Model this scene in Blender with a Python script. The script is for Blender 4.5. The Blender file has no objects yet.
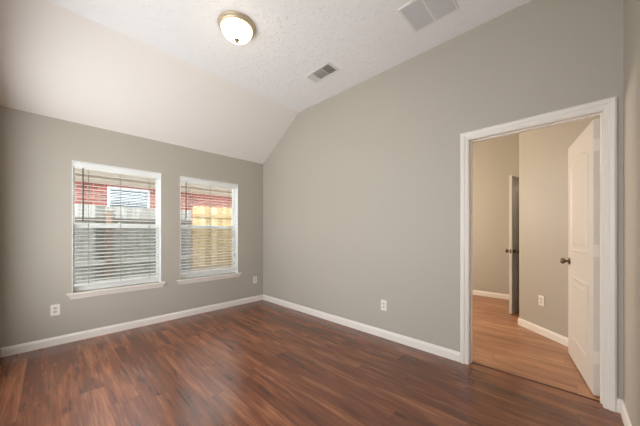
import bpy, bmesh, math, random
from mathutils import Vector, Matrix
random.seed(7)
scene = bpy.context.scene
col = scene.collection

# ------------------------------------------------------------------ camera
cam_d = bpy.data.cameras.new('camera'); cam = bpy.data.objects.new('camera', cam_d); col.objects.link(cam)
F_PX, HORIZON, CAM_H, YAW = 258.77, 232.05, 1.2078, 0.7654
cam_d.sensor_fit = 'HORIZONTAL'; cam_d.sensor_width = 36.0
cam_d.lens = F_PX / 640 * 36.0
cam_d.shift_y = (HORIZON - 213.0) / 640.0
cam_d.clip_start = 0.02
cam.location = (0, 0, CAM_H); cam.rotation_euler = (math.pi / 2, 0, YAW)
scene.camera = cam

# ------------------------------------------------------------------ sky, light, exposure
world = bpy.data.worlds.new('overcast_sky'); scene.world = world; world.use_nodes = True
bg = world.node_tree.nodes['Background']
bg.inputs['Strength'].default_value = 1.0
_wn, _wl = world.node_tree.nodes, world.node_tree.links
_tc = _wn.new('ShaderNodeTexCoord'); _sp = _wn.new('ShaderNodeSeparateXYZ'); _wl.new(_tc.outputs['Generated'], _sp.inputs[0])
_mr = _wn.new('ShaderNodeMapRange'); _wl.new(_sp.outputs['Z'], _mr.inputs['Value'])
_mr.inputs['From Min'].default_value = -0.12; _mr.inputs['From Max'].default_value = 0.08
_mx = _wn.new('ShaderNodeMix'); _mx.data_type = 'RGBA'; _wl.new(_mr.outputs[0], _mx.inputs[0])
LOWER_FILL, SKY_GLOW = 5.15, 4.5            # added bright fill below the horizon to light the ceiling, overcast sky above
_mx.inputs[6].default_value = (LOWER_FILL, LOWER_FILL * 1.045, LOWER_FILL * 1.085, 1)
_mx.inputs[7].default_value = (SKY_GLOW, SKY_GLOW * 1.045, SKY_GLOW * 1.085, 1)
_wl.new(_mx.outputs[2], bg.inputs['Color'])
vs = scene.view_settings
scene.display_settings.display_device = 'sRGB'
vs.view_transform = 'Standard'; vs.look = 'None'; vs.gamma = 1.0; vs.use_curve_mapping = False
vs.exposure = 0.0
LAMP_EMIT = 7.0
HALL_W = 136.0

# ------------------------------------------------------------------ sizes
A = 3.952          # window wall plane x = -A
B = 2.642          # door wall plane y = B
H1, H2 = 2.424, 3.046
XB = -2.982        # where the slope meets the flat ceiling
XR = 0.2634        # right wall plane
YREAR = -0.342
WT = 0.115         # inner wall thickness
DL, DR, DH = -0.655, 0.172, 2.047    # clear door opening
BH, BT = 0.089, 0.014

# ------------------------------------------------------------------ helpers
def tag(o, label=None, cat=None, group=None, kind=None):
    if label: o['label'] = label
    if cat: o['category'] = cat
    if group: o['group'] = group
    if kind: o['kind'] = kind
    return o

def empty(name, loc=(0, 0, 0), rz=0.0):
    o = bpy.data.objects.new(name, None); col.objects.link(o)
    o.location = loc; o.rotation_euler = (0, 0, rz); o.empty_display_size = 0.05
    return o

class MB:
    def __init__(self): self.bm = bmesh.new()
    def box(self, x0, x1, y0, y1, z0, z1, bev=0.0, M=None, seg=1):
        bm = self.bm
        v = [bm.verts.new((x, y, z)) for x in (x0, x1) for y in (y0, y1) for z in (z0, z1)]
        fs = [(0, 1, 3, 2), (4, 6, 7, 5), (0, 4, 5, 1), (2, 3, 7, 6), (0, 2, 6, 4), (1, 5, 7, 3)]
        faces = [bm.faces.new([v[i] for i in f]) for f in fs]
        allv = v
        if bev > 0:
            es = list({e for f in faces for e in f.edges})
            r = bmesh.ops.bevel(bm, geom=es, offset=bev, segments=seg, affect='EDGES', profile=0.5)
            allv = list({vv for vv in r['verts']} | {vv for vv in v if vv.is_valid})
        if M is not None:
            for vv in allv: vv.co = M @ vv.co
        return self
    def prism(self, pts, axis, a0, a1, M=None):
        """polygon pts (2D) extruded along axis; the 2D coords are the other two axes in xyz order"""
        bm = self.bm
        def P(p, a):
            if axis == 'x': return Vector((a, p[0], p[1]))
            if axis == 'y': return Vector((p[0], a, p[1]))
            return Vector((p[0], p[1], a))
        lo = [bm.verts.new(P(p, a0) if M is None else M @ P(p, a0)) for p in pts]
        hi = [bm.verts.new(P(p, a1) if M is None else M @ P(p, a1)) for p in pts]
        n = len(pts)
        bm.faces.new(lo[::-1]); bm.faces.new(hi)
        for i in range(n): bm.faces.new((lo[i], lo[(i + 1) % n], hi[(i + 1) % n], hi[i]))
        return self
    def lathe(self, prof, n=48, M=None, smooth=True):
        """profile of (r, z) turned about local z"""
        bm = self.bm; rings = []
        for r, z in prof:
            if r < 1e-6:
                p = Vector((0, 0, z)); rings.append([bm.verts.new(p if M is None else M @ p)])
            else:
                ring = []
                for k in range(n):
                    a = 2 * math.pi * k / n; p = Vector((r * math.cos(a), r * math.sin(a), z))
                    ring.append(bm.verts.new(p if M is None else M @ p))
                rings.append(ring)
        for a, b in zip(rings, rings[1:]):
            for k in range(n):
                k2 = (k + 1) % n
                if len(a) == 1 and len(b) == 1: continue
                if len(a) == 1: f = bm.faces.new((a[0], b[k], b[k2]))
                elif len(b) == 1: f = bm.faces.new((a[k], b[0], a[k2]))
                else: f = bm.faces.new((a[k], b[k], b[k2], a[k2]))
                f.smooth = smooth
        return self
    def loft(self, sections, closed=False, caps=True, smooth=False):
        bm = self.bm
        rows = [[bm.verts.new(p) for p in s] for s in sections]
        n = len(rows[0])
        pairs = list(zip(rows, rows[1:])) + ([(rows[-1], rows[0])] if closed else [])
        for a, b in pairs:
            for k in range(n):
                f = bm.faces.new((a[k], a[(k + 1) % n], b[(k + 1) % n], b[k])); f.smooth = smooth
        if caps and not closed:
            bm.faces.new(rows[0][::-1]); bm.faces.new(rows[-1])
        return self
    def tube(self, pts, r, n=8):
        secs = []
        pts = [Vector(p) for p in pts]
        rr = r if isinstance(r, (list, tuple)) else [r] * len(pts)
        for i, p in enumerate(pts):
            d = (pts[min(i + 1, len(pts) - 1)] - pts[max(i - 1, 0)]).normalized()
            u = d.cross(Vector((0, 0, 1)) if abs(d.z) < 0.9 else Vector((1, 0, 0))).normalized(); w = d.cross(u)
            secs.append([p + rr[i] * (math.cos(2 * math.pi * k / n) * u + math.sin(2 * math.pi * k / n) * w) for k in range(n)])
        return self.loft(secs, smooth=True)
    def build(self, name, mat, parent=None, loc=None):
        bm = self.bm
        bmesh.ops.recalc_face_normals(bm, faces=bm.faces)
        me = bpy.data.meshes.new(name); bm.to_mesh(me); bm.free()
        me.materials.append(mat)
        o = bpy.data.objects.new(name, me); col.objects.link(o)
        if parent: o.parent = parent
        if loc: o.location = loc
        return o

# ------------------------------------------------------------------ materials
def srgb(r, g, b):
    def f(c):
        c /= 255.0
        return c / 12.92 if c <= 0.04045 else ((c + 0.055) / 1.055) ** 2.4
    return (f(r), f(g), f(b), 1.0)

def base_mat(name, color, rough=0.6, metal=0.0, spec=0.5):
    m = bpy.data.materials.new(name); m.use_nodes = True
    b = m.node_tree.nodes['Principled BSDF']
    b.inputs['Base Color'].default_value = color; b.inputs['Roughness'].default_value = rough
    b.inputs['Metallic'].default_value = metal; b.inputs['Specular IOR Level'].default_value = spec
    return m, m.node_tree.nodes, m.node_tree.links, b

def N(nodes, t, **kw):
    n = nodes.new(t)
    for k, v in kw.items():
        if k in n.inputs.keys(): n.inputs[k].default_value = v
        else: setattr(n, k, v)
    return n

def mathn(nodes, links, op, a, b=None):
    n = nodes.new('ShaderNodeMath'); n.operation = op
    for i, v in enumerate((a, b)):
        if v is None: continue
        if isinstance(v, (int, float)): n.inputs[i].default_value = v
        else: links.new(v, n.inputs[i])
    return n.outputs[0]

def paint(name, color, rough=0.6, bump=0.0, scale=120.0, dist=0.002, var=0.03, spec=0.4):
    """painted surface: faint mottling in the colour, orange-peel relief"""
    m, n, l, b = base_mat(name, color, rough, spec=spec)
    tc = N(n, 'ShaderNodeTexCoord')
    nz = N(n, 'ShaderNodeTexNoise', Scale=2.3, Detail=3.0); l.new(tc.outputs['Object'], nz.inputs['Vector'])
    mr = N(n, 'ShaderNodeMapRange'); mr.inputs['To Min'].default_value = 1 - var; mr.inputs['To Max'].default_value = 1 + var
    l.new(nz.outputs['Fac'], mr.inputs['Value'])
    mx = N(n, 'ShaderNodeMix', data_type='RGBA', blend_type='MULTIPLY'); mx.inputs[0].default_value = 1.0
    mx.inputs[6].default_value = color; l.new(mr.outputs[0], mx.inputs[7]); l.new(mx.outputs[2], b.inputs['Base Color'])
    if bump > 0:
        n2 = N(n, 'ShaderNodeTexNoise', Scale=scale, Detail=2.0); l.new(tc.outputs['Object'], n2.inputs['Vector'])
        bp = N(n, 'ShaderNodeBump', Strength=bump, Distance=dist); l.new(n2.outputs['Fac'], bp.inputs['Height'])
        l.new(bp.outputs[0], b.inputs['Normal'])
    return m

def stomp_ceiling(name, color):
    """white ceiling paint over a stomp-brush plaster texture"""
    m, n, l, b = base_mat(name, color, 0.75, spec=0.3)
    tc = N(n, 'ShaderNodeTexCoord')
    nz = N(n, 'ShaderNodeTexNoise', Scale=6.5, Detail=2.0, Distortion=1.8); l.new(tc.outputs['Object'], nz.inputs['Vector'])
    wv = mathn(n, l, 'MULTIPLY', nz.outputs['Fac'], 34.0)
    sn = mathn(n, l, 'SINE', wv)
    pk = mathn(n, l, 'POWER', mathn(n, l, 'MAXIMUM', sn, 0.0), 4.0)
    n3 = N(n, 'ShaderNodeTexNoise', Scale=24.0, Detail=2.0); l.new(tc.outputs['Object'], n3.inputs['Vector'])
    msk = N(n, 'ShaderNodeMapRange'); msk.inputs['From Min'].default_value = 0.42; msk.inputs['From Max'].default_value = 0.62
    l.new(n3.outputs['Fac'], msk.inputs['Value'])
    h = mathn(n, l, 'MULTIPLY', pk, msk.outputs[0])
    bp = N(n, 'ShaderNodeBump', Strength=0.55, Distance=0.006); l.new(h, bp.inputs['Height']); l.new(bp.outputs[0], b.inputs['Normal'])
    return m

def planks(name, dark, mid, light, width=0.152, length=1.22, rough=0.23, knots=True, seam=0.4):
    """laminate boards running along x, each board with its own tone and grain"""
    m, n, l, b = base_mat(name, mid, rough, spec=0.85)
    tc = N(n, 'ShaderNodeTexCoord'); sp = N(n, 'ShaderNodeSeparateXYZ'); l.new(tc.outputs['Object'], sp.inputs[0])
    yv = mathn(n, l, 'DIVIDE', sp.outputs['Y'], width); row = mathn(n, l, 'FLOOR', yv)
    wn = N(n, 'ShaderNodeTexWhiteNoise', noise_dimensions='1D'); l.new(row, wn.inputs['W'])
    xv = mathn(n, l, 'ADD', mathn(n, l, 'DIVIDE', sp.outputs['X'], length), wn.outputs['Value']); pid = mathn(n, l, 'FLOOR', xv)
    cid = N(n, 'ShaderNodeCombineXYZ'); l.new(row, cid.inputs[0]); l.new(pid, cid.inputs[1])
    w2 = N(n, 'ShaderNodeTexWhiteNoise', noise_dimensions='3D'); l.new(cid.outputs[0], w2.inputs['Vector'])
    # three strips to a board
    st = mathn(n, l, 'FLOOR', mathn(n, l, 'MULTIPLY', yv, 2.0))
    # grain coordinates, stretched along x, shifted per board
    off = mathn(n, l, 'MULTIPLY', w2.outputs['Value'], 37.0)
    gx = mathn(n, l, 'ADD', mathn(n, l, 'MULTIPLY', sp.outputs['X'], 1.1), off)
    gy = mathn(n, l, 'ADD', mathn(n, l, 'MULTIPLY', sp.outputs['Y'], 15.0), off)
    gc = N(n, 'ShaderNodeCombineXYZ'); l.new(gx, gc.inputs[0]); l.new(gy, gc.inputs[1]); l.new(off, gc.inputs[2])
    g1 = N(n, 'ShaderNodeTexNoise', Scale=1.0, Detail=6.0, Roughness=0.64, Distortion=0.55); l.new(gc.outputs[0], g1.inputs['Vector'])
    gcf = N(n, 'ShaderNodeCombineXYZ')
    l.new(mathn(n, l, 'MULTIPLY', gx, 3.5), gcf.inputs[0]); l.new(mathn(n, l, 'MULTIPLY', gy, 6.0), gcf.inputs[1]); l.new(off, gcf.inputs[2])
    g2 = N(n, 'ShaderNodeTexNoise', Scale=1.0, Detail=3.0); l.new(gcf.outputs[0], g2.inputs['Vector'])
    tone = mathn(n, l, 'ADD', mathn(n, l, 'MULTIPLY', g1.outputs['Fac'], 0.70), mathn(n, l, 'MULTIPLY', g2.outputs['Fac'], 0.38))
    gcb = N(n, 'ShaderNodeCombineXYZ'); l.new(mathn(n, l, 'MULTIPLY', gx, 1.6), gcb.inputs[0]); l.new(mathn(n, l, 'MULTIPLY', gy, 0.62), gcb.inputs[1]); l.new(off, gcb.inputs[2])
    g3 = N(n, 'ShaderNodeTexNoise', Scale=1.0, Detail=2.0, Distortion=0.8); l.new(gcb.outputs[0], g3.inputs['Vector'])
    tone = mathn(n, l, 'ADD', tone, mathn(n, l, 'MULTIPLY', mathn(n, l, 'SUBTRACT', g3.outputs['Fac'], 0.5), 0.45))
    tone = mathn(n, l, 'ADD', tone, mathn(n, l, 'MULTIPLY', mathn(n, l, 'SUBTRACT', w2.outputs['Value'], 0.5), 0.13))
    cr = N(n, 'ShaderNodeValToRGB'); e = cr.color_ramp.elements
    e[0].position = 0.24; e[0].color = dark; e[1].position = 0.76; e[1].color = light
    x = cr.color_ramp.elements.new(0.55); x.color = mid
    l.new(tone, cr.inputs['Fac'])
    out = cr.outputs['Color']
    if knots:
        kc = N(n, 'ShaderNodeCombineXYZ')
        l.new(mathn(n, l, 'MULTIPLY', gx, 1.7), kc.inputs[0]); l.new(mathn(n, l, 'MULTIPLY', sp.outputs['Y'], 6.0), kc.inputs[1]); l.new(off, kc.inputs[2])
        vo = N(n, 'ShaderNodeTexVoronoi', Scale=1.0); l.new(kc.outputs[0], vo.inputs['Vector'])
        km = N(n, 'ShaderNodeMapRange'); km.inputs['From Min'].default_value = 0.02; km.inputs['From Max'].default_value = 0.15
        km.inputs['To Min'].default_value = 0.42; km.inputs['To Max'].default_value = 1.0; l.new(vo.outputs['Distance'], km.inputs['Value'])
        mk = N(n, 'ShaderNodeMix', data_type='RGBA', blend_type='MULTIPLY'); mk.inputs[0].default_value = 0.85
        l.new(out, mk.inputs[6]); l.new(km.outputs[0], mk.inputs[7]); out = mk.outputs[2]
    # seams
    fy = mathn(n, l, 'FRACT', yv); fx = mathn(n, l, 'FRACT', xv)
    sy = mathn(n, l, 'LESS_THAN', fy, 0.0022 / width); sx = mathn(n, l, 'LESS_THAN', fx, 0.0022 / length)
    s = mathn(n, l, 'MAXIMUM', sy, sx)
    ms = N(n, 'ShaderNodeMix', data_type='RGBA', blend_type='MULTIPLY'); l.new(mathn(n, l, 'MULTIPLY', s, seam), ms.inputs[0])
    l.new(out, ms.inputs[6]); ms.inputs[7].default_value = (0.12, 0.1, 0.1, 1); l.new(ms.outputs[2], b.inputs['Base Color'])
    ro = N(n, 'ShaderNodeMapRange'); ro.inputs['To Min'].default_value = rough - 0.07; ro.inputs['To Max'].default_value = rough + 0.09
    l.new(g1.outputs['Fac'], ro.inputs['Value']); l.new(ro.outputs[0], b.inputs['Roughness'])
    bp = N(n, 'ShaderNodeBump', Strength=0.12, Distance=0.001)
    l.new(mathn(n, l, 'SUBTRACT', g2.outputs['Fac'], mathn(n, l, 'MULTIPLY', s, 2.0)), bp.inputs['Height']); l.new(bp.outputs[0], b.inputs['Normal'])
    return m

def wood_fence_mat(name, c0, c1, c2):
    """upright fence pickets: grain along z and a tone of its own for every picket"""
    m, n, l, b = base_mat(name, c1, 0.85, spec=0.2)
    tc = N(n, 'ShaderNodeTexCoord'); sp = N(n, 'ShaderNodeSeparateXYZ'); l.new(tc.outputs['Object'], sp.inputs[0])
    row = mathn(n, l, 'FLOOR', mathn(n, l, 'DIVIDE', sp.outputs['Y'], 0.142))
    wn = N(n, 'ShaderNodeTexWhiteNoise', noise_dimensions='1D'); l.new(row, wn.inputs['W'])
    off = mathn(n, l, 'MULTIPLY', wn.outputs['Value'], 31.0)
    gc = N(n, 'ShaderNodeCombineXYZ'); l.new(mathn(n, l, 'MULTIPLY', sp.outputs['Y'], 26.0), gc.inputs[0])
    l.new(off, gc.inputs[1]); l.new(mathn(n, l, 'MULTIPLY', sp.outputs['Z'], 2.0), gc.inputs[2])
    g = N(n, 'ShaderNodeTexNoise', Scale=1.0, Detail=4.0, Distortion=0.7); l.new(gc.outputs[0], g.inputs['Vector'])
    t = mathn(n, l, 'ADD', g.outputs['Fac'], mathn(n, l, 'MULTIPLY', mathn(n, l, 'SUBTRACT', wn.outputs['Value'], 0.5), 0.45))
    cr = N(n, 'ShaderNodeValToRGB'); e = cr.color_ramp.elements
    e[0].position = 0.25; e[0].color = c0; e[1].position = 0.75; e[1].color = c2
    x = cr.color_ramp.elements.new(0.5); x.color = c1
    l.new(t, cr.inputs['Fac'])
    kc = N(n, 'ShaderNodeCombineXYZ'); l.new(mathn(n, l, 'MULTIPLY', sp.outputs['Y'], 9.0), kc.inputs[0]); l.new(off, kc.inputs[1])
    l.new(mathn(n, l, 'MULTIPLY', sp.outputs['Z'], 3.6), kc.inputs[2])
    vo = N(n, 'ShaderNodeTexVoronoi', Scale=1.0); l.new(kc.outputs[0], vo.inputs['Vector'])
    km = N(n, 'ShaderNodeMapRange'); km.inputs['From Min'].default_value = 0.06; km.inputs['From Max'].default_value = 0.2
    km.inputs['To Min'].default_value = 0.4; l.new(vo.outputs['Distance'], km.inputs['Value'])
    mk = N(n, 'ShaderNodeMix', data_type='RGBA', blend_type='MULTIPLY'); mk.inputs[0].default_value = 0.8
    l.new(cr.outputs['Color'], mk.inputs[6]); l.new(km.outputs[0], mk.inputs[7]); l.new(mk.outputs[2], b.inputs['Base Color'])
    return m

def brick_mat(name):
    m, n, l, b = base_mat(name, srgb(170, 90, 78), 0.9, spec=0.2)
    tc = N(n, 'ShaderNodeTexCoord'); sp = N(n, 'ShaderNodeSeparateXYZ'); l.new(tc.outputs['Object'], sp.inputs[0])
    c = N(n, 'ShaderNodeCombineXYZ'); l.new(sp.outputs['Y'], c.inputs[0]); l.new(sp.outputs['Z'], c.inputs[1])
    br = N(n, 'ShaderNodeTexBrick', Scale=1.0)
    br.inputs['Color1'].default_value = srgb(172, 104, 92); br.inputs['Color2'].default_value = srgb(138, 84, 78)
    br.inputs['Mortar'].default_value = srgb(196, 176, 166)
    br.inputs['Mortar Size'].default_value = 0.007; br.inputs['Brick Width'].default_value = 0.21; br.inputs['Row Height'].default_value = 0.078
    br.inputs['Bias'].default_value = -0.1
    l.new(c.outputs[0], br.inputs['Vector'])
    nz = N(n, 'ShaderNodeTexNoise', Scale=3.0, Detail=5.0, Roughness=0.7); l.new(tc.outputs['Object'], nz.inputs['Vector'])
    mr = N(n, 'ShaderNodeMapRange'); mr.inputs['From Min'].default_value = 0.3; mr.inputs['From Max'].default_value = 0.7
    mr.inputs['To Min'].default_value = 0.65; mr.inputs['To Max'].default_value = 1.3; l.new(nz.outputs['Fac'], mr.inputs['Value'])
    mx = N(n, 'ShaderNodeMix', data_type='RGBA', blend_type='MULTIPLY'); mx.inputs[0].default_value = 1.0
    l.new(br.outputs['Color'], mx.inputs[6]); l.new(mr.outputs[0], mx.inputs[7]); l.new(mx.outputs[2], b.inputs['Base Color'])
    bp = N(n, 'ShaderNodeBump', Strength=0.6, Distance=0.006); bp.invert = True
    l.new(br.outputs['Fac'], bp.inputs['Height']); l.new(bp.outputs[0], b.inputs['Normal'])
    return m

def see_through(name, tint, gloss):
    """clear pane: straight transmission plus a Fresnel reflection"""
    m = bpy.data.materials.new(name); m.use_nodes = True; n = m.node_tree.nodes; l = m.node_tree.links
    n.clear(); out = n.new('ShaderNodeOutputMaterial')
    t = N(n, 'ShaderNodeBsdfTransparent', Color=tint); g = N(n, 'ShaderNodeBsdfGlossy', Roughness=0.02)
    fr = N(n, 'ShaderNodeFresnel', IOR=1.45); mx = n.new('ShaderNodeMixShader')
    l.new(mathn(n, l, 'MULTIPLY', fr.outputs[0], gloss), mx.inputs[0]); l.new(t.outputs[0], mx.inputs[1]); l.new(g.outputs[0], mx.inputs[2])
    l.new(mx.outputs[0], out.inputs['Surface'])
    return m

def screen_mesh(name):
    """insect screen too fine to draw strand by strand: part thread, part open"""
    m = bpy.data.materials.new(name); m.use_nodes = True; n = m.node_tree.nodes; l = m.node_tree.links
    n.clear(); out = n.new('ShaderNodeOutputMaterial')
    t = N(n, 'ShaderNodeBsdfTransparent'); d = N(n, 'ShaderNodeBsdfDiffuse', Color=srgb(66, 64, 60)); mx = N(n, 'ShaderNodeMixShader', Fac=0.32)
    l.new(t.outputs[0], mx.inputs[1]); l.new(d.outputs[0], mx.inputs[2]); l.new(mx.outputs[0], out.inputs['Surface'])
    return m

def glow_glass(name, color, strength):
    m, n, l, b = base_mat(name, srgb(240, 232, 215), 0.35)
    b.inputs['Emission Color'].default_value = color; b.inputs['Emission Strength'].default_value = strength
    return m

M = {}
WALL_C = srgb(176, 168, 155)
M['wall'] = paint('greige_wall_paint', WALL_C, 0.55, bump=0.10, scale=90, dist=0.0015, var=0.02)
M['ceiling'] = stomp_ceiling('stomped_ceiling_plaster', srgb(236, 233, 231))
M['slope'] = paint('smooth_ceiling_paint', srgb(228, 220, 212), 0.7, bump=0.06, scale=60, var=0.01)
M['trim'] = paint('white_trim_enamel', srgb(229, 221, 212), 0.35, var=0.01)
M['door'] = paint('white_door_paint', srgb(206, 199, 190), 0.4, var=0.01)
M['vinyl'] = paint('white_vinyl', srgb(246, 246, 244), 0.35, var=0.01)
M['blind'] = paint('white_blind_slat', srgb(250, 250, 247), 0.4, var=0.01)
_m = M['blind']; _n, _l = _m.node_tree.nodes, _m.node_tree.links          # thin vinyl lets some light through
_t = _n.new('ShaderNodeBsdfTranslucent'); _t.inputs['Color'].default_value = srgb(240, 238, 230); _x = _n.new('ShaderNodeMixShader'); _x.inputs[0].default_value = 0.28
_l.new(_n['Principled BSDF'].outputs[0], _x.inputs[1]); _l.new(_t.outputs[0], _x.inputs[2]); _l.new(_x.outputs[0], _n['Material Output'].inputs['Surface'])
M['cord'] = paint('grey_cord', srgb(118, 113, 106), 0.8)
M['wand'] = paint('dark_wand', srgb(62, 56, 52), 0.3)
M['glass'] = see_through('window_glass', (0.97, 0.985, 0.98, 1), 0.6)
M['far_glass'] = see_through('far_window_glass', (0.92, 0.94, 0.95, 1), 0.3)
M['screen'] = screen_mesh('insect_screen')
M['floor'] = planks('dark_red_brown_laminate', srgb(56, 29, 19), srgb(114, 65, 42), srgb(154, 98, 66))
M['hall_floor'] = planks('warm_tan_laminate', srgb(104, 64, 42), srgb(160, 111, 79), srgb(194, 146, 108), width=0.18, rough=0.4, knots=False, seam=0.3)
M['strip'] = paint('dark_threshold', srgb(72, 42, 32), 0.5)
M['plate'] = paint('ivory_plate', srgb(232, 225, 212), 0.35, var=0.0)
M['socket'] = paint('ivory_socket', srgb(205, 197, 184), 0.4, var=0.0)
M['slot'] = paint('dark_slot', srgb(50, 45, 40), 0.6)
M['nickel'], _n, _l, _b = base_mat('satin_nickel', srgb(206, 188, 160), 0.42, metal=0.75)
M['bronze'], _n, _l, _b = base_mat('aged_pewter', srgb(112, 98, 82), 0.34, metal=1.0)
M['hinge'], _n, _l, _b = base_mat('brushed_hinge', srgb(222, 214, 204), 0.4, metal=0.15)
M['dome'] = glow_glass('lit_alabaster_glass', (1.0, 0.86, 0.62, 1), LAMP_EMIT)
M['vent'] = paint('white_vent_steel', srgb(226, 222, 217), 0.4, var=0.0)
M['duct'] = paint('dark_duct', srgb(150, 145, 140), 0.8)
M['grey_louvre'] = paint('grey_louvre', srgb(188, 182, 179), 0.5, var=0.0)
M['filter'] = paint('grey_filter_cloth', srgb(196, 192, 190), 0.9)
M['brick'] = brick_mat('red_brick')
M['fascia'] = paint('beige_fascia', srgb(132, 121, 108), 0.7)
M['soffit'] = paint('pale_soffit', srgb(205, 196, 182), 0.7)
M['roof'] = paint('brown_shingle', srgb(110, 100, 92), 0.9, bump=0.5, scale=30, dist=0.01, var=0.15)
M['far_frame'] = paint('white_far_frame', srgb(225, 228, 230), 0.5)
M['far_blind'] = paint('blue_grey_shade', srgb(74, 82, 88), 0.5)
M['old_fence'] = wood_fence_mat('weathered_picket', srgb(112, 109, 104), srgb(152, 150, 144), srgb(184, 182, 177))
M['old_rail'] = paint('dark_fence_rail', srgb(98, 90, 82), 0.9, var=0.12)  # upper rail, darker than the pickets
M['pale_rail'] = paint('sunlit_rail', srgb(196, 193, 186), 0.9, var=0.08)  # sun on the lower rail is put into its colour
M['post'] = paint('cedar_post', srgb(134, 112, 96), 0.9, var=0.1)
M['new_fence'] = wood_fence_mat('new_cedar_picket', srgb(186, 156, 110), srgb(214, 186, 138), srgb(230, 208, 166))
M['new_rail'] = paint('new_cedar_rail', srgb(184, 158, 116), 0.9, var=0.08)
M['ground'] = paint('dry_ground', srgb(158, 152, 136), 0.95, bump=0.5, scale=14, dist=0.02, var=0.2)
M['siding'] = paint('outer_wall_paint', srgb(190, 178, 165), 0.8)

# ------------------------------------------------------------------ room shell
def struct(o, label, cat): return tag(o, label, cat, kind='structure')

W1 = (0.163, 1.028); W2 = (1.264, 2.150); WZ0, WZ1 = 0.534, 2.000
XO = -A - 0.165                                   # outer face of the window wall
f = MB().box(-A - 0.05, XR + 0.05, YREAR - 0.1, B + 0.066, -0.1, 0.0)
struct(f.build('floor', M['floor']), 'dark reddish-brown plank floor of the empty bedroom', 'floor')
hf = MB().box(-3.6, 0.45, B + 0.066, 5.85, -0.1, 0.0)
struct(hf.build('floor_hall', M['hall_floor']), 'lighter tan plank floor of the hall beyond the doorway', 'floor')

w = MB()
ys = [YREAR - 0.1, W1[0], W1[1], W2[0], W2[1], B + 0.01]
for a, b_, hole in ((ys[0], ys[1], 0), (ys[1], ys[2], 1), (ys[2], ys[3], 0), (ys[3], ys[4], 1), (ys[4], ys[5], 0)):
    if hole:
        w.box(XO, -A, a, b_, -0.1, WZ0); w.box(XO, -A, a, b_, WZ1, H1 + 0.12)
    else: w.box(XO, -A, a, b_, -0.1, H1 + 0.12)
struct(w.build('wall_left', M['wall']), 'greige wall with the two blind-covered windows', 'wall')

w = MB()
zslope = lambda x: H1 + (x + A) / (XB + A) * (H2 - H1)
w.prism([(-A - 0.1, -0.1), (DL - 0.02, -0.1), (DL - 0.02, H2 + 0.1), (-A - 0.1, H2 + 0.1)], 'y', B, B + WT)
w.box(DL - 0.02, DR + 0.02, B, B + WT, DH + 0.02, H2 + 0.1)
w.box(DR + 0.02, 0.45, B, B + WT, -0.1, H2 + 0.1)
struct(w.build('wall_back', M['wall']), 'long greige wall with the doorway at its right end', 'wall')

w = MB().box(XR, XR + 0.1, YREAR, B, -0.1, H2 + 0.1)
struct(w.build('wall_right', M['wall']), 'narrow strip of greige wall at the right edge of the photo', 'wall')
OX0, OX1, OZ1 = -3.5, -0.36, 2.34      # opening and low sill added behind the camera to shape incoming sky light
w = MB().prism([(-A, 0), (OX0, 0), (OX0, OZ1), (OX1, OZ1), (OX1, 0), (XR + 0.1, 0), (XR + 0.1, H2), (XB, H2), (-A, H1)], 'y', YREAR - 0.1, YREAR).box(OX0, OX1, YREAR - 0.1, YREAR, 0, 0.35)
struct(w.build('wall_front', M['wall']), 'sliver of greige wall at the far left edge of the photo', 'wall')

c = MB().box(XB, XR + 0.1, YREAR - 0.1, B + 0.05, H2, H2 + 0.1)
struct(c.build('ceiling', M['ceiling']), 'flat white ceiling with swirled plaster texture', 'ceiling')
c = MB().prism([(-A - 0.02, zslope(-A - 0.02)), (XB, H2), (XB, H2 + 0.1), (-A - 0.02, zslope(-A - 0.02) + 0.1)], 'y', YREAR - 0.1, B + 0.05)
struct(c.build('ceiling_slope', M['slope']), 'smooth white sloping ceiling above the window wall', 'ceiling')

# ------------------------------------------------------------------ hall beyond the doorway
HX = -0.465
cx0, cy0 = HX, 4.237                               # outside corner of the slanted wall
cx1, cy1 = 0.34, 4.237 - 0.977 * (0.34 - HX)
w = MB()
w.prism([(cx0, cy0), (cx1, cy1), (cx1 + 0.08, cy1 + 0.08), (cx0 + 0.115, cy0 + 0.05)], 'z', 0, 3.053)
struct(w.build('wall_hall_slanted', M['wall']), 'slanted hall wall seen through the doorway behind the open door', 'wall')
w = MB().box(HX, HX + 0.115, cy0 + 0.02, 4.62, 0, 3.053).box(HX, HX + 0.115, 5.42, 5.67, 0, 3.053).box(HX, HX + 0.115, 4.62, 5.42, 2.05, 3.053)
struct(w.build('wall_hall_right', M['wall']), 'hall wall holding the ajar far door', 'wall')
w = MB().box(-3.6, 0.45, 5.67, 5.78, 0, 3.053)
struct(w.build('wall_hall_far', M['wall']), 'far end wall of the hall seen through the doorway', 'wall')
w = MB().box(-3.6, -3.5, B + WT, 5.67, 0, 3.053)
struct(w.build('wall_hall_left', M['wall']), 'left hall wall hidden beside the doorway', 'wall')
w = MB().box(0.34, 0.45, B + WT, cy1 + 0.02, 0, 3.053).box(0.35, 0.45, cy1 + 0.02, 5.67, 0, 3.053)
struct(w.build('wall_hall_side', M['wall']), 'hall wall behind the open white door', 'wall')
c = MB().box(-3.6, 0.45, B + WT, 5.78, 3.053, 3.15)
struct(c.build('ceiling_hall', M['slope']), 'white ceiling of the hall', 'ceiling')

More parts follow.
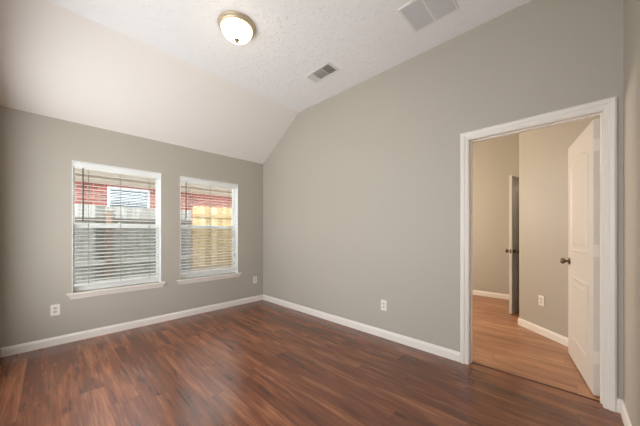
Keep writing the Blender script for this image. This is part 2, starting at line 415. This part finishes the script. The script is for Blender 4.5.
# ------------------------------------------------------------------ baseboards
BPROF = [(0, 0), (BT, 0), (BT, BH - 0.022), (BT - 0.004, BH - 0.014), (BT - 0.006, BH - 0.004), (0.004, BH), (0, BH)]
def baseboard(name, p0, p1, nrm, label, m0=0.0, m1=0.0):
    """run from p0 to p1; nrm points into the room; m0, m1 push the ends along the run for the mitres (per unit of thickness)"""
    p0, p1, nrm = Vector(p0), Vector(p1), Vector(nrm); d = (p1 - p0).normalized(); s = []
    for p, k in ((p0, m0), (p1, m1)):
        s.append([Vector((p.x + nrm.x * u + d.x * k * u, p.y + nrm.y * u + d.y * k * u, z)) for u, z in BPROF])
    return struct(MB().loft(s).build(name, M['trim']), label, 'baseboard')
baseboard('baseboard_left', (-A, YREAR), (-A, B), (1, 0), 'white baseboard under the two windows', 1, -1)
baseboard('baseboard_back', (-A, B), (DL - 0.071, B), (0, -1), 'white baseboard along the long wall up to the doorway', 1, 0)
baseboard('baseboard_corner', (DR + 0.061, B), (XR, B), (0, -1), 'tiny piece of white baseboard right of the door casing', 0, -1)
baseboard('baseboard_right', (XR, B), (XR, YREAR), (-1, 0), 'white baseboard at the bottom right edge of the photo', 1, 0)
baseboard('baseboard_hall_far', (-3.5, 5.67), (HX, 5.67), (0, -1), 'white baseboard at the far end of the hall', 0, -1)
n45 = Vector((-0.977, -1.0)).normalized()
baseboard('baseboard_hall_slanted', (cx0, cy0), (cx1, cy1), n45, 'white baseboard on the slanted hall wall', -0.42, 0)
baseboard('baseboard_hall_right', (HX, 4.56), (HX, cy0), (-1, 0), 'short white baseboard round the hall corner', 0, 0.42)

# ------------------------------------------------------------------ doorway trim
def casing(name, xl, xr, zt, y, sgn, label):
    prof = [(0, 0), (0, 0.009), (0.021, 0.011), (0.029, 0.017), (0.049, 0.020), (0.061, 0.012), (0.061, 0)]
    secs = []
    for (x, z, dx, dz) in ((xl, 0.0, -1, 0), (xl, zt, -1, 1), (xr, zt, 1, 1), (xr, 0.0, 1, 0)):
        secs.append([Vector((x + dx * u, y + sgn * v, z + dz * u)) for u, v in prof])
    return struct(MB().loft(secs).build(name, M['trim']), label, 'door casing')
casing('trim_1', DL - 0.008, DR + 0.002, DH + 0.012, B, -1, 'white moulded casing round the doorway on the long wall')
j = MB()
j.box(DL - 0.02, DL, B - 0.001, B + WT, 0, DH); j.box(DR, DR + 0.02, B - 0.001, B + WT, 0, DH); j.box(DL - 0.02, DR + 0.02, B - 0.001, B + WT, DH, DH + 0.02)
j.box(DL, DL + 0.011, B + 0.040, B + 0.076, 0, DH, 0.002); j.box(DR - 0.011, DR, B + 0.040, B + 0.076, 0, DH, 0.002); j.box(DL + 0.011, DR - 0.011, B + 0.040, B + 0.076, DH - 0.011, DH, 0.002)
struct(j.build('trim_2', M['trim']), 'white jamb lining the doorway opening', 'door jamb')
struct(MB().box(DL, DR, B + 0.060, B + 0.074, -0.001, 0.004, 0.0015).build('trim_3', M['strip']), 'thin dark threshold strip between the two floors', 'threshold')

# ------------------------------------------------------------------ doors
def arch_pts(u0, u1, z0, z1, rise, n=14):
    p = [(u0, z0), (u1, z0), (u1, z1 - rise)]
    for k in range(1, n):
        t = k / n; u = u1 + (u0 - u1) * t
        p.append((u, z1 - rise + rise * (math.sin(math.pi * t) ** 0.8)))
    p.append((u0, z1 - rise))
    return p
def inset(pts, d):
    cx = sum(p[0] for p in pts) / len(pts); cz = (min(p[1] for p in pts) + max(p[1] for p in pts)) / 2
    wu = max(p[0] for p in pts) - min(p[0] for p in pts); hz = max(p[1] for p in pts) - min(p[1] for p in pts)
    return [(cx + (u - cx) * (1 - 2 * d / wu), cz + (z - cz) * (1 - 2 * d / hz)) for u, z in pts]

def door_leaf(name, pin, ang, width, height, label, back_knob=True):
    """leaf in local space: u along +x from the pin (0.006..width), thickness along y; root turned about the pin"""
    r = empty(name, (pin[0], pin[1], 0.0), ang); tag(r, label, 'door', kind='structure')
    T = 0.035; y0 = 0.004
    MB().box(0.004, width, y0, y0 + T, 0.012, height, 0.0015).build('leaf', M['door'], r)
    for ylev, s in ((y0, -1), (y0 + T, 1)):
        for pts in (arch_pts(0.125, width - 0.125, 1.03, height - 0.15, 0.085), [(0.125, 0.215), (width - 0.125, 0.215), (width - 0.125, 0.80), (0.125, 0.80)]):
            lev = [(0.0, 0.0), (0.006, 0.006), (0.016, 0.006), (0.026, 0.0012), (0.050, 0.0012), (0.070, 0.0050)]
            mb = MB(); secs = []
            for d, hgt in lev:
                secs.append([Vector((u, ylev + s * hgt, z)) for u, z in inset(pts, d)])
            bm = mb.bm; rows = [[bm.verts.new(p) for p in sct] for sct in secs]; n = len(pts)
            for a, b_ in zip(rows, rows[1:]):
                for k in range(n): bm.faces.new((a[k], a[(k + 1) % n], b_[(k + 1) % n], b_[k]))
            bm.faces.new(rows[-1]); bm.faces.new(rows[0][::-1])
            mb.build('panel', M['door'], r)
    for zc in (0.29, 1.07, height - 0.19):
        hb = MB().box(0.0005, 0.004, y0 + 0.004, y0 + T - 0.002, zc - 0.045, zc + 0.045)
        hb.lathe([(0, zc - 0.048), (0.0055, zc - 0.048), (0.0055, zc + 0.048), (0.003, zc + 0.053), (0, zc + 0.053)], 12)
        hb.build('hinge', M['hinge'], r)
    kx = width - 0.062
    for s, yl in ((-1, y0), (1, y0 + T)):
        k = empty('door_knob', (0, 0, 0)); k.parent = r
        Mx = Matrix.Translation((kx, yl, 0.925)) @ Matrix.Rotation(math.pi / 2 * (1 if s < 0 else -1), 4, 'X')
        MB().lathe([(0.0, 0.0), (0.032, 0.0), (0.033, 0.004), (0.028, 0.009), (0.014, 0.011)], 28, Mx).build('rose', M['bronze'], k)
        MB().lathe([(0.012, 0.009), (0.010, 0.022), (0.012, 0.030), (0.024, 0.038), (0.0285, 0.050), (0.026, 0.060), (0.016, 0.067), (0.0, 0.069)], 28, Mx).build('handle', M['bronze'], k)
    MB().box(width - 0.0005, width + 0.001, y0 + 0.006, y0 + T - 0.006, 0.895, 0.955).build('latch_plate', M['bronze'], r)
    return r
door_leaf('door_1', (DR - 0.002, B + WT + 0.004), math.radians(99.5), 0.815, 2.035, 'open white arched two-panel door swung into the hall')
door_leaf('door_2', (HX - 0.012, 5.41), math.radians(258.2), 0.765, 2.035, 'white panel door standing ajar at the far end of the hall')

# ------------------------------------------------------------------ windows
def window(name, y0, y1, label):
    r = empty(name, (-A, y0, WZ0)); tag(r, label, 'window', kind='structure')
    W = y1 - y0; H = WZ1 - WZ0; X0, X1 = -0.160, -0.092
    # white lining of the recess
    ln = MB().box(-0.165, -0.0005, 0.0, 0.006, 0.0, H).box(-0.165, -0.0005, W - 0.006, W, 0.0, H).box(-0.165, -0.0005, 0.006, W - 0.006, H - 0.006, H)
    ln.build('recess_lining', M['vinyl'], r)
    fw = 0.016
    fr = MB()
    fr.box(X0, X1, 0.006, fw, 0.0, H - 0.006, 0.003); fr.box(X0, X1, W - fw, W - 0.006, 0.0, H - 0.006, 0.003)
    fr.box(X0, X1, fw, W - fw, H - 0.045, H - 0.006, 0.003); fr.box(X0, X1, fw, W - fw, 0.0, 0.040, 0.003)
    fr.build('frame', M['vinyl'], r)
    zm = 1.283 - WZ0
    up = MB().box(-0.150, -0.125, fw, W - fw, zm - 0.018, zm + 0.020, 0.003)
    up.box(-0.150, -0.125, fw, fw + 0.012, zm + 0.02, H - 0.045, 0.002).box(-0.150, -0.125, W - fw - 0.012, W - fw, zm + 0.02, H - 0.045, 0.002)
    up.build('upper_sash', M['vinyl'], r)
    lo = MB().box(-0.123, -0.096, fw, W - fw, zm - 0.026, zm + 0.018, 0.003).box(-0.123, -0.096, fw, W - fw, 0.040, 0.092, 0.003)
    lo.box(-0.123, -0.096, fw, fw + 0.014, 0.092, zm - 0.026, 0.002).box(-0.123, -0.096, W - fw - 0.014, W - fw, 0.092, zm - 0.026, 0.002)
    ls = lo.build('lower_sash', M['vinyl'], r)
    lk = MB().box(-0.120, -0.098, W / 2 - 0.030, W / 2 + 0.030, zm + 0.018, zm + 0.030, 0.003)
    lk.box(-0.116, -0.102, W / 2 - 0.010, W / 2 + 0.022, zm + 0.030, zm + 0.044, 0.003)
    lk.build('sash_lock', M['vinyl'], ls)
    MB().box(-0.139, -0.136, fw + 0.010, W - fw - 0.010, zm + 0.018, H - 0.043).build('upper_glass', M['glass'], r)
    MB().box(-0.111, -0.108, fw + 0.012, W - fw - 0.012, 0.090, zm - 0.024).build('lower_glass', M['glass'], r)
    MB().box(-0.1575, -0.1565, fw, W - fw, 0.040, zm - 0.01).build('insect_screen', M['screen'], r)
    # stool and apron
    prof = [(-0.092, -0.001), (0.030, -0.001), (0.036, -0.006), (0.036, -0.014), (0.030, -0.019), (-0.092, -0.019)]
    st = MB().box(-0.092, 0.0, 0.001, W - 0.001, -0.019, -0.0005)
    st.prism([(0.0, -0.0005), (0.030, -0.0005), (0.036, -0.006), (0.036, -0.014), (0.030, -0.019), (0.0, -0.019)], 'y', -0.042, W + 0.046)
    st.build('stool', M['trim'], r)
    ap = MB()
    secs = []
    for yy, k in ((-0.020, 1), (W + 0.024, -1)):
        secs.append([Vector((x, yy + k * dd, z)) for x, z, dd in ((0, -0.019, -0.012), (0.020, -0.019, -0.012), (0.018, -0.040, -0.004), (0.012, -0.050, 0.0), (0.010, -0.066, 0.004), (0, -0.066, 0.004))])
    ap.loft(secs).build('apron', M['trim'], r)
    return r
window('window_1', W1[0], W1[1], 'left white sash window looking out on brick and grey fence')
window('window_2', W2[0], W2[1], 'right white sash window looking out on the pale new fence')

# ------------------------------------------------------------------ blinds
def blind(y0, y1, wand_y, wand_z, label, cords):
    r = empty('window_blind', (-A - 0.046, y0, WZ0)); tag(r, label, 'blind', 'open white slat blinds in the windows')
    W = y1 - y0; H = WZ1 - WZ0; e = 0.010
    MB().box(-0.024, 0.024, e, W - e, H - 0.052, H - 0.007, 0.002).build('headrail', M['blind'], r)
    v = MB().prism([(0.026, H - 0.080), (0.034, H - 0.078), (0.036, H - 0.060), (0.033, H - 0.050), (0.036, H - 0.040), (0.036, H - 0.018), (0.032, H - 0.008), (0.026, H - 0.008)], 'y', 0.007, W - 0.007)
    v.build('valance', M['blind'], r)
    sl = MB(); pitch = 0.0435; z = 0.120; tilt = math.radians(9)
    while z < H - 0.09:
        pr = []
        for k in range(5):
            u = -0.025 + 0.0125 * k; pr.append((u, 0.0022 * (1 - (u / 0.025) ** 2) + 0.0010))
        for k in range(4, -1, -1):
            u = -0.025 + 0.0125 * k; pr.append((u, 0.0022 * (1 - (u / 0.025) ** 2) - 0.0010))
        pr = [(u * math.cos(tilt) + q * math.sin(tilt), z - u * math.sin(tilt) + q * math.cos(tilt)) for u, q in pr]
        sl.prism(pr, 'y', e + 0.003, W - e - 0.003)
        z += pitch
    sl.build('slats', M['blind'], r)
    MB().box(-0.026, 0.026, e + 0.002, W - e - 0.002, 0.062, 0.092, 0.005, seg=2).build('bottom_rail', M['blind'], r)
    for cy in cords:
        cd = MB()
        for x in (-0.027, 0.027): cd.box(x - 0.0012, x + 0.0012, cy - 0.0018, cy + 0.0018, 0.075, H - 0.052)
        cd.build('ladder_cord', M['cord'], r)
    wx = 0.043
    wd = MB().tube([(0.030, wand_y, wand_z[1] + 0.012 - WZ0), (0.040, wand_y, wand_z[1] + 0.008 - WZ0), (wx, wand_y, wand_z[1] - 0.01 - WZ0), (wx, wand_y, wand_z[0] - WZ0)], [0.0025, 0.0025, 0.0055, 0.0062], 8)
    wd.build('tilt_wand', M['wand'], r)
    return r
blind(W1[0], W1[1], 0.090, (1.33, 1.925), 'white slat blind in the left window nearer the photo edge', (0.14, 0.435, 0.74))
blind(W2[0], W2[1], 0.082, (1.40, 1.925), 'white slat blind in the right window nearer the room corner', (0.14, 0.445, 0.75))

# ------------------------------------------------------------------ outlets
def outlet(loc, rz, label):
    """plate in local xz plane, facing local -y"""
    r = empty('wall_outlet', loc, rz); tag(r, label, 'outlet', 'ivory wall outlets')
    MB().box(-0.036, 0.036, -0.006, 0.0, -0.059, 0.059, 0.003, seg=2).build('cover_plate', M['plate'], r)
    for zc in (0.0195, -0.0195):
        pts = [(0.0165 * math.cos(a) , zc + 0.0145 * max(-0.88, min(0.88, math.sin(a) * 1.1))) for a in [2 * math.pi * k / 24 for k in range(24)]]
        s = MB().prism(pts, 'y', -0.0078, -0.005).build('receptacle', M['socket'], r)
        q = MB().box(-0.0075, -0.0052, -0.0082, -0.0070, zc - 0.001, zc + 0.008).box(0.0052, 0.0075, -0.0082, -0.0070, zc - 0.001, zc + 0.008)
        q.lathe([(0, 0), (0.0024, 0), (0.0024, 0.0012), (0, 0.0012)], 10, Matrix.Translation((0, -0.0070, zc - 0.0075)) @ Matrix.Rotation(math.pi / 2, 4, 'X'))
        q.build('slot', M['slot'], s)
    MB().lathe([(0, 0), (0.0032, 0), (0.0026, 0.0012), (0, 0.0014)], 12, Matrix.Translation((0, -0.0058, 0)) @ Matrix.Rotation(math.pi / 2, 4, 'X')).build('screw', M['socket'], r)
    return r
outlet((-A, 0.034, 0.377), math.pi / 2, 'ivory outlet below and left of the left window')
outlet((-A, 2.473, 0.372), math.pi / 2, 'ivory outlet between the right window and the room corner')
outlet((-1.523, B, 0.371), 0.0, 'ivory outlet low on the long wall left of the doorway')
OT = 0.2355
outlet((HX + OT, cy0 - 0.977 * OT, 0.40), math.atan2(-0.977, 1.0), 'ivory outlet on the slanted hall wall seen through the doorway')

# ------------------------------------------------------------------ ceiling light
L = empty('ceiling_light', (-2.129, 1.148, H2)); tag(L, 'round flush ceiling light with glowing domed glass and metal ring', 'ceiling light')
MB().lathe([(0, 0), (0.158, 0), (0.162, -0.006), (0.160, -0.014), (0.153, -0.018), (0.155, -0.026), (0.150, -0.036), (0.139, -0.042), (0.132, -0.040), (0.132, -0.030), (0, -0.030)], 64).build('trim_ring', M['nickel'], L)
prof = [(0.1315, -0.034)]
for k in range(1, 15):
    a = math.pi / 2 * k / 15; prof.append((0.1315 * math.cos(a), -0.034 - 0.094 * math.sin(a)))
prof.append((0.0, -0.128))
MB().lathe(prof, 64).build('glass_dome', M['dome'], L)
MB().lathe([(0, -0.124), (0.010, -0.123), (0.021, -0.126), (0.023, -0.131), (0.013, -0.136), (0.009, -0.141), (0.013, -0.146), (0.010, -0.153), (0, -0.157)], 24).build('finial', M['bronze'], L)

# ------------------------------------------------------------------ ceiling register and return grille
V = empty('ceiling_vent', (-2.06, 2.172, H2)); tag(V, 'small white ceiling register with three banks of louvres', 'vent')
hw, hd = 0.190, 0.098
fr = MB(); b0 = 0.024
fr.box(-hw, hw, -hd, -hd + b0, -0.008, 0, 0.003).box(-hw, hw, hd - b0, hd, -0.008, 0, 0.003)
fr.box(-hw, -hw + b0, -hd + b0, hd - b0, -0.008, 0, 0.003).box(hw - b0, hw, -hd + b0, hd - b0, -0.008, 0, 0.003)
fr.build('frame', M['vent'], V)
MB().box(-hw + b0, hw - b0, -hd + b0, hd - b0, -0.0015, -0.0002).build('duct_opening', M['duct'], V)
def louvre(mb, x, yy, half, along, ang, wid=0.0075):
    R = Matrix.Translation((x, yy, -0.0075)) @ (Matrix.Rotation(ang, 4, 'Y') if along == 'y' else Matrix.Rotation(ang, 4, 'X'))
    if along == 'y': mb.box(-wid, wid, -half, half, -0.0006, 0.0006, M=R)
    else: mb.box(-half, half, -wid, wid, -0.0006, 0.0006, M=R)
ih = hd - b0
lb = MB()
for k in range(5): louvre(lb, -0.158 + 0.0155 * k, 0, ih, 'y', math.radians(-42))
lb.build('louvre_bank', M['vent'], V)
lb = MB()
for k in range(9): louvre(lb, -0.012, -ih + 0.010 + 0.0162 * k, 0.066, 'x', math.radians(30))
lb.box(-0.083, -0.080, -ih, ih, -0.009, -0.001).box(0.056, 0.059, -ih, ih, -0.009, -0.001)
lb.build('louvre_bank', M['vent'], V)
lb = MB()
for k in range(4): louvre(lb, 0.078 + 0.027 * k, 0, ih, 'y', math.radians(48))
lb.build('louvre_bank', M['vent'], V)

G = empty('return_grille', (-0.832, 2.155, H2)); tag(G, 'large white return-air grille with two grey panels at the top edge', 'vent')
hw, hd = 0.188, 0.172
fr = MB(); b0 = 0.022
fr.box(-hw, hw, -hd, -hd + b0, -0.009, 0, 0.003).box(-hw, hw, hd - b0, hd, -0.009, 0, 0.003)
fr.box(-hw, -hw + b0, -hd + b0, hd - b0, -0.009, 0, 0.003).box(hw - b0, hw, -hd + b0, hd - b0, -0.009, 0, 0.003)
fr.box(-0.009, 0.009, -hd + b0, hd - b0, -0.009, 0, 0.002)
fr.build('frame', M['vent'], G)
for x0, x1 in ((-hw + b0, -0.009), (0.009, hw - b0)):
    p = MB().box(x0, x1, -hd + b0, hd - b0, -0.002, -0.0002).build('filter', M['filter'], G)
    lv = MB(); yy = -hd + b0 + 0.006
    while yy < hd - b0 - 0.003:
        louvre(lv, (x0 + x1) / 2, yy, (x1 - x0) / 2, 'x', math.radians(-40), 0.0055); yy += 0.0125
    lv.build('louvre_panel', M['grey_louvre'], G)

# ------------------------------------------------------------------ unseen point lights added for the hall and side room; no fittings modelled
hl = bpy.data.lights.new('hall_fill_light', 'POINT'); hl.energy = HALL_W; hl.color = (1.0, 0.91, 0.78); hl.shadow_soft_size = 0.25
hlo = bpy.data.objects.new('hall_fill_light', hl); col.objects.link(hlo); hlo.location = (-2.6, 3.95, 1.7)

sl2 = bpy.data.lights.new('side_room_fill_light', 'POINT'); sl2.energy = 7.0; sl2.color = (1.0, 0.88, 0.72); sl2.shadow_soft_size = 0.15  # added to lighten the inner face of the ajar door
slo = bpy.data.objects.new('side_room_fill_light', sl2); col.objects.link(slo); slo.location = (0.05, 4.75, 2.3)

# ------------------------------------------------------------------ outside the windows
struct(MB().box(-14, XO, -7, 10, -0.35, -0.15).build('ground', M['ground']), 'strip of bare ground outside the windows', 'ground')

def fence(name, x, y0, y1, top, mats, label, posts, dog, rails):
    r = empty(name, (x, 0, -0.15)); tag(r, label, 'fence')
    pk = MB(); y = y0; k = 0
    while y < y1 - 0.02:
        wdt = min(0.138, y1 - y); t = top + 0.15 + random.uniform(-0.012, 0.012); c = 0.03 if dog else 0.004
        xx = random.uniform(-0.003, 0.003)
        pk.prism([(y, 0.02), (y + wdt, 0.02), (y + wdt, t - c), (y + wdt - c, t), (y + c, t), (y, t - c)], 'x', xx - 0.016, xx)
        y += 0.142
    pk.build('picket_panel', mats[0], r)
    for (z, m, h) in rails:
        MB().box(0.006, 0.044, y0, y1, z + 0.15 - h / 2, z + 0.15 + h / 2, 0.003).build('rail', m, r)
    for py in posts:
        MB().box(0.0445, 0.130, py - 0.045, py + 0.045, -0.05, top + 0.05, 0.004).build('post', mats[1], r)
    return r
fence('weathered_fence', -6.27, -4.84, 2.236, 1.70, (M['old_fence'], M['post']), 'weathered grey picket fence outside the left window',
      (-4.1, -1.7, 0.755), False, ((1.43, M['old_rail'], 0.07), (0.64, M['pale_rail'], 0.10)))
fence('cedar_fence', -6.25, 2.272, 7.1, 1.82, (M['new_fence'], M['new_rail']), 'new pale yellow picket fence outside the right window',
      (4.4,), True, ((1.60, M['new_rail'], 0.085), (0.35, M['new_rail'], 0.085)))

Hs = empty('neighbour_house', (-8.5, 0, -0.15)); tag(Hs, 'red brick house beyond the fence outside the windows', 'house')
wl = MB(); q0, q1, qa, qb = 1.00, 1.94, 1.15, 2.53
wl.box(-0.2, 0, -6, q0, 0, 2.66).box(-0.2, 0, q1, 9, 0, 2.66).box(-0.2, 0, q0, q1, 0, qa).box(-0.2, 0, q0, q1, qb, 2.66)
wl.build('brick_wall', M['brick'], Hs)
MB().box(0.002, 0.022, -6, 9, 2.60, 2.72, 0.003).build('frieze_board', M['soffit'], Hs)
MB().box(-0.2, 0.42, -6, 9, 2.72, 2.74).build('soffit', M['soffit'], Hs)
MB().box(0.42, 0.445, -6, 9, 2.70, 2.88, 0.003).build('fascia', M['fascia'], Hs)
MB().prism([(0.47, 2.88), (0.47, 2.90), (-3.0, 4.65), (-3.0, 4.60), (0.40, 2.88)], 'y', -6.2, 9.2).build('roof', M['roof'], Hs)
wn = MB(); t = 0.06
wn.box(-0.10, 0.012, q0, q0 + t, qa, qb, 0.003).box(-0.10, 0.012, q1 - t, q1, qa, qb, 0.003)
wn.box(-0.10, 0.012, q0 + t, q1 - t, qb - t, qb, 0.003).box(-0.10, 0.012, q0 + t, q1 - t, qa, qa + t, 0.003).box(-0.08, -0.03, q0 + t, q1 - t, 1.82, 1.86, 0.003)
fo = wn.build('window', M['far_frame'], Hs)
MB().box(-0.058, -0.054, q0 + t, q1 - t, qa + t, qb - t).build('pane', M['far_glass'], fo)
sb = MB(); z = qa + t + 0.02
while z < qb - t - 0.02:
    sb.box(-0.12, -0.09, q0 + t * 0.5, q1 - t * 0.5, z, z + 0.003, M=None); sb.box(-0.105, -0.102, q0 + t * 0.5, q1 - t * 0.5, z, z + 0.034); z += 0.043
sb.build('blind', M['far_blind'], fo)
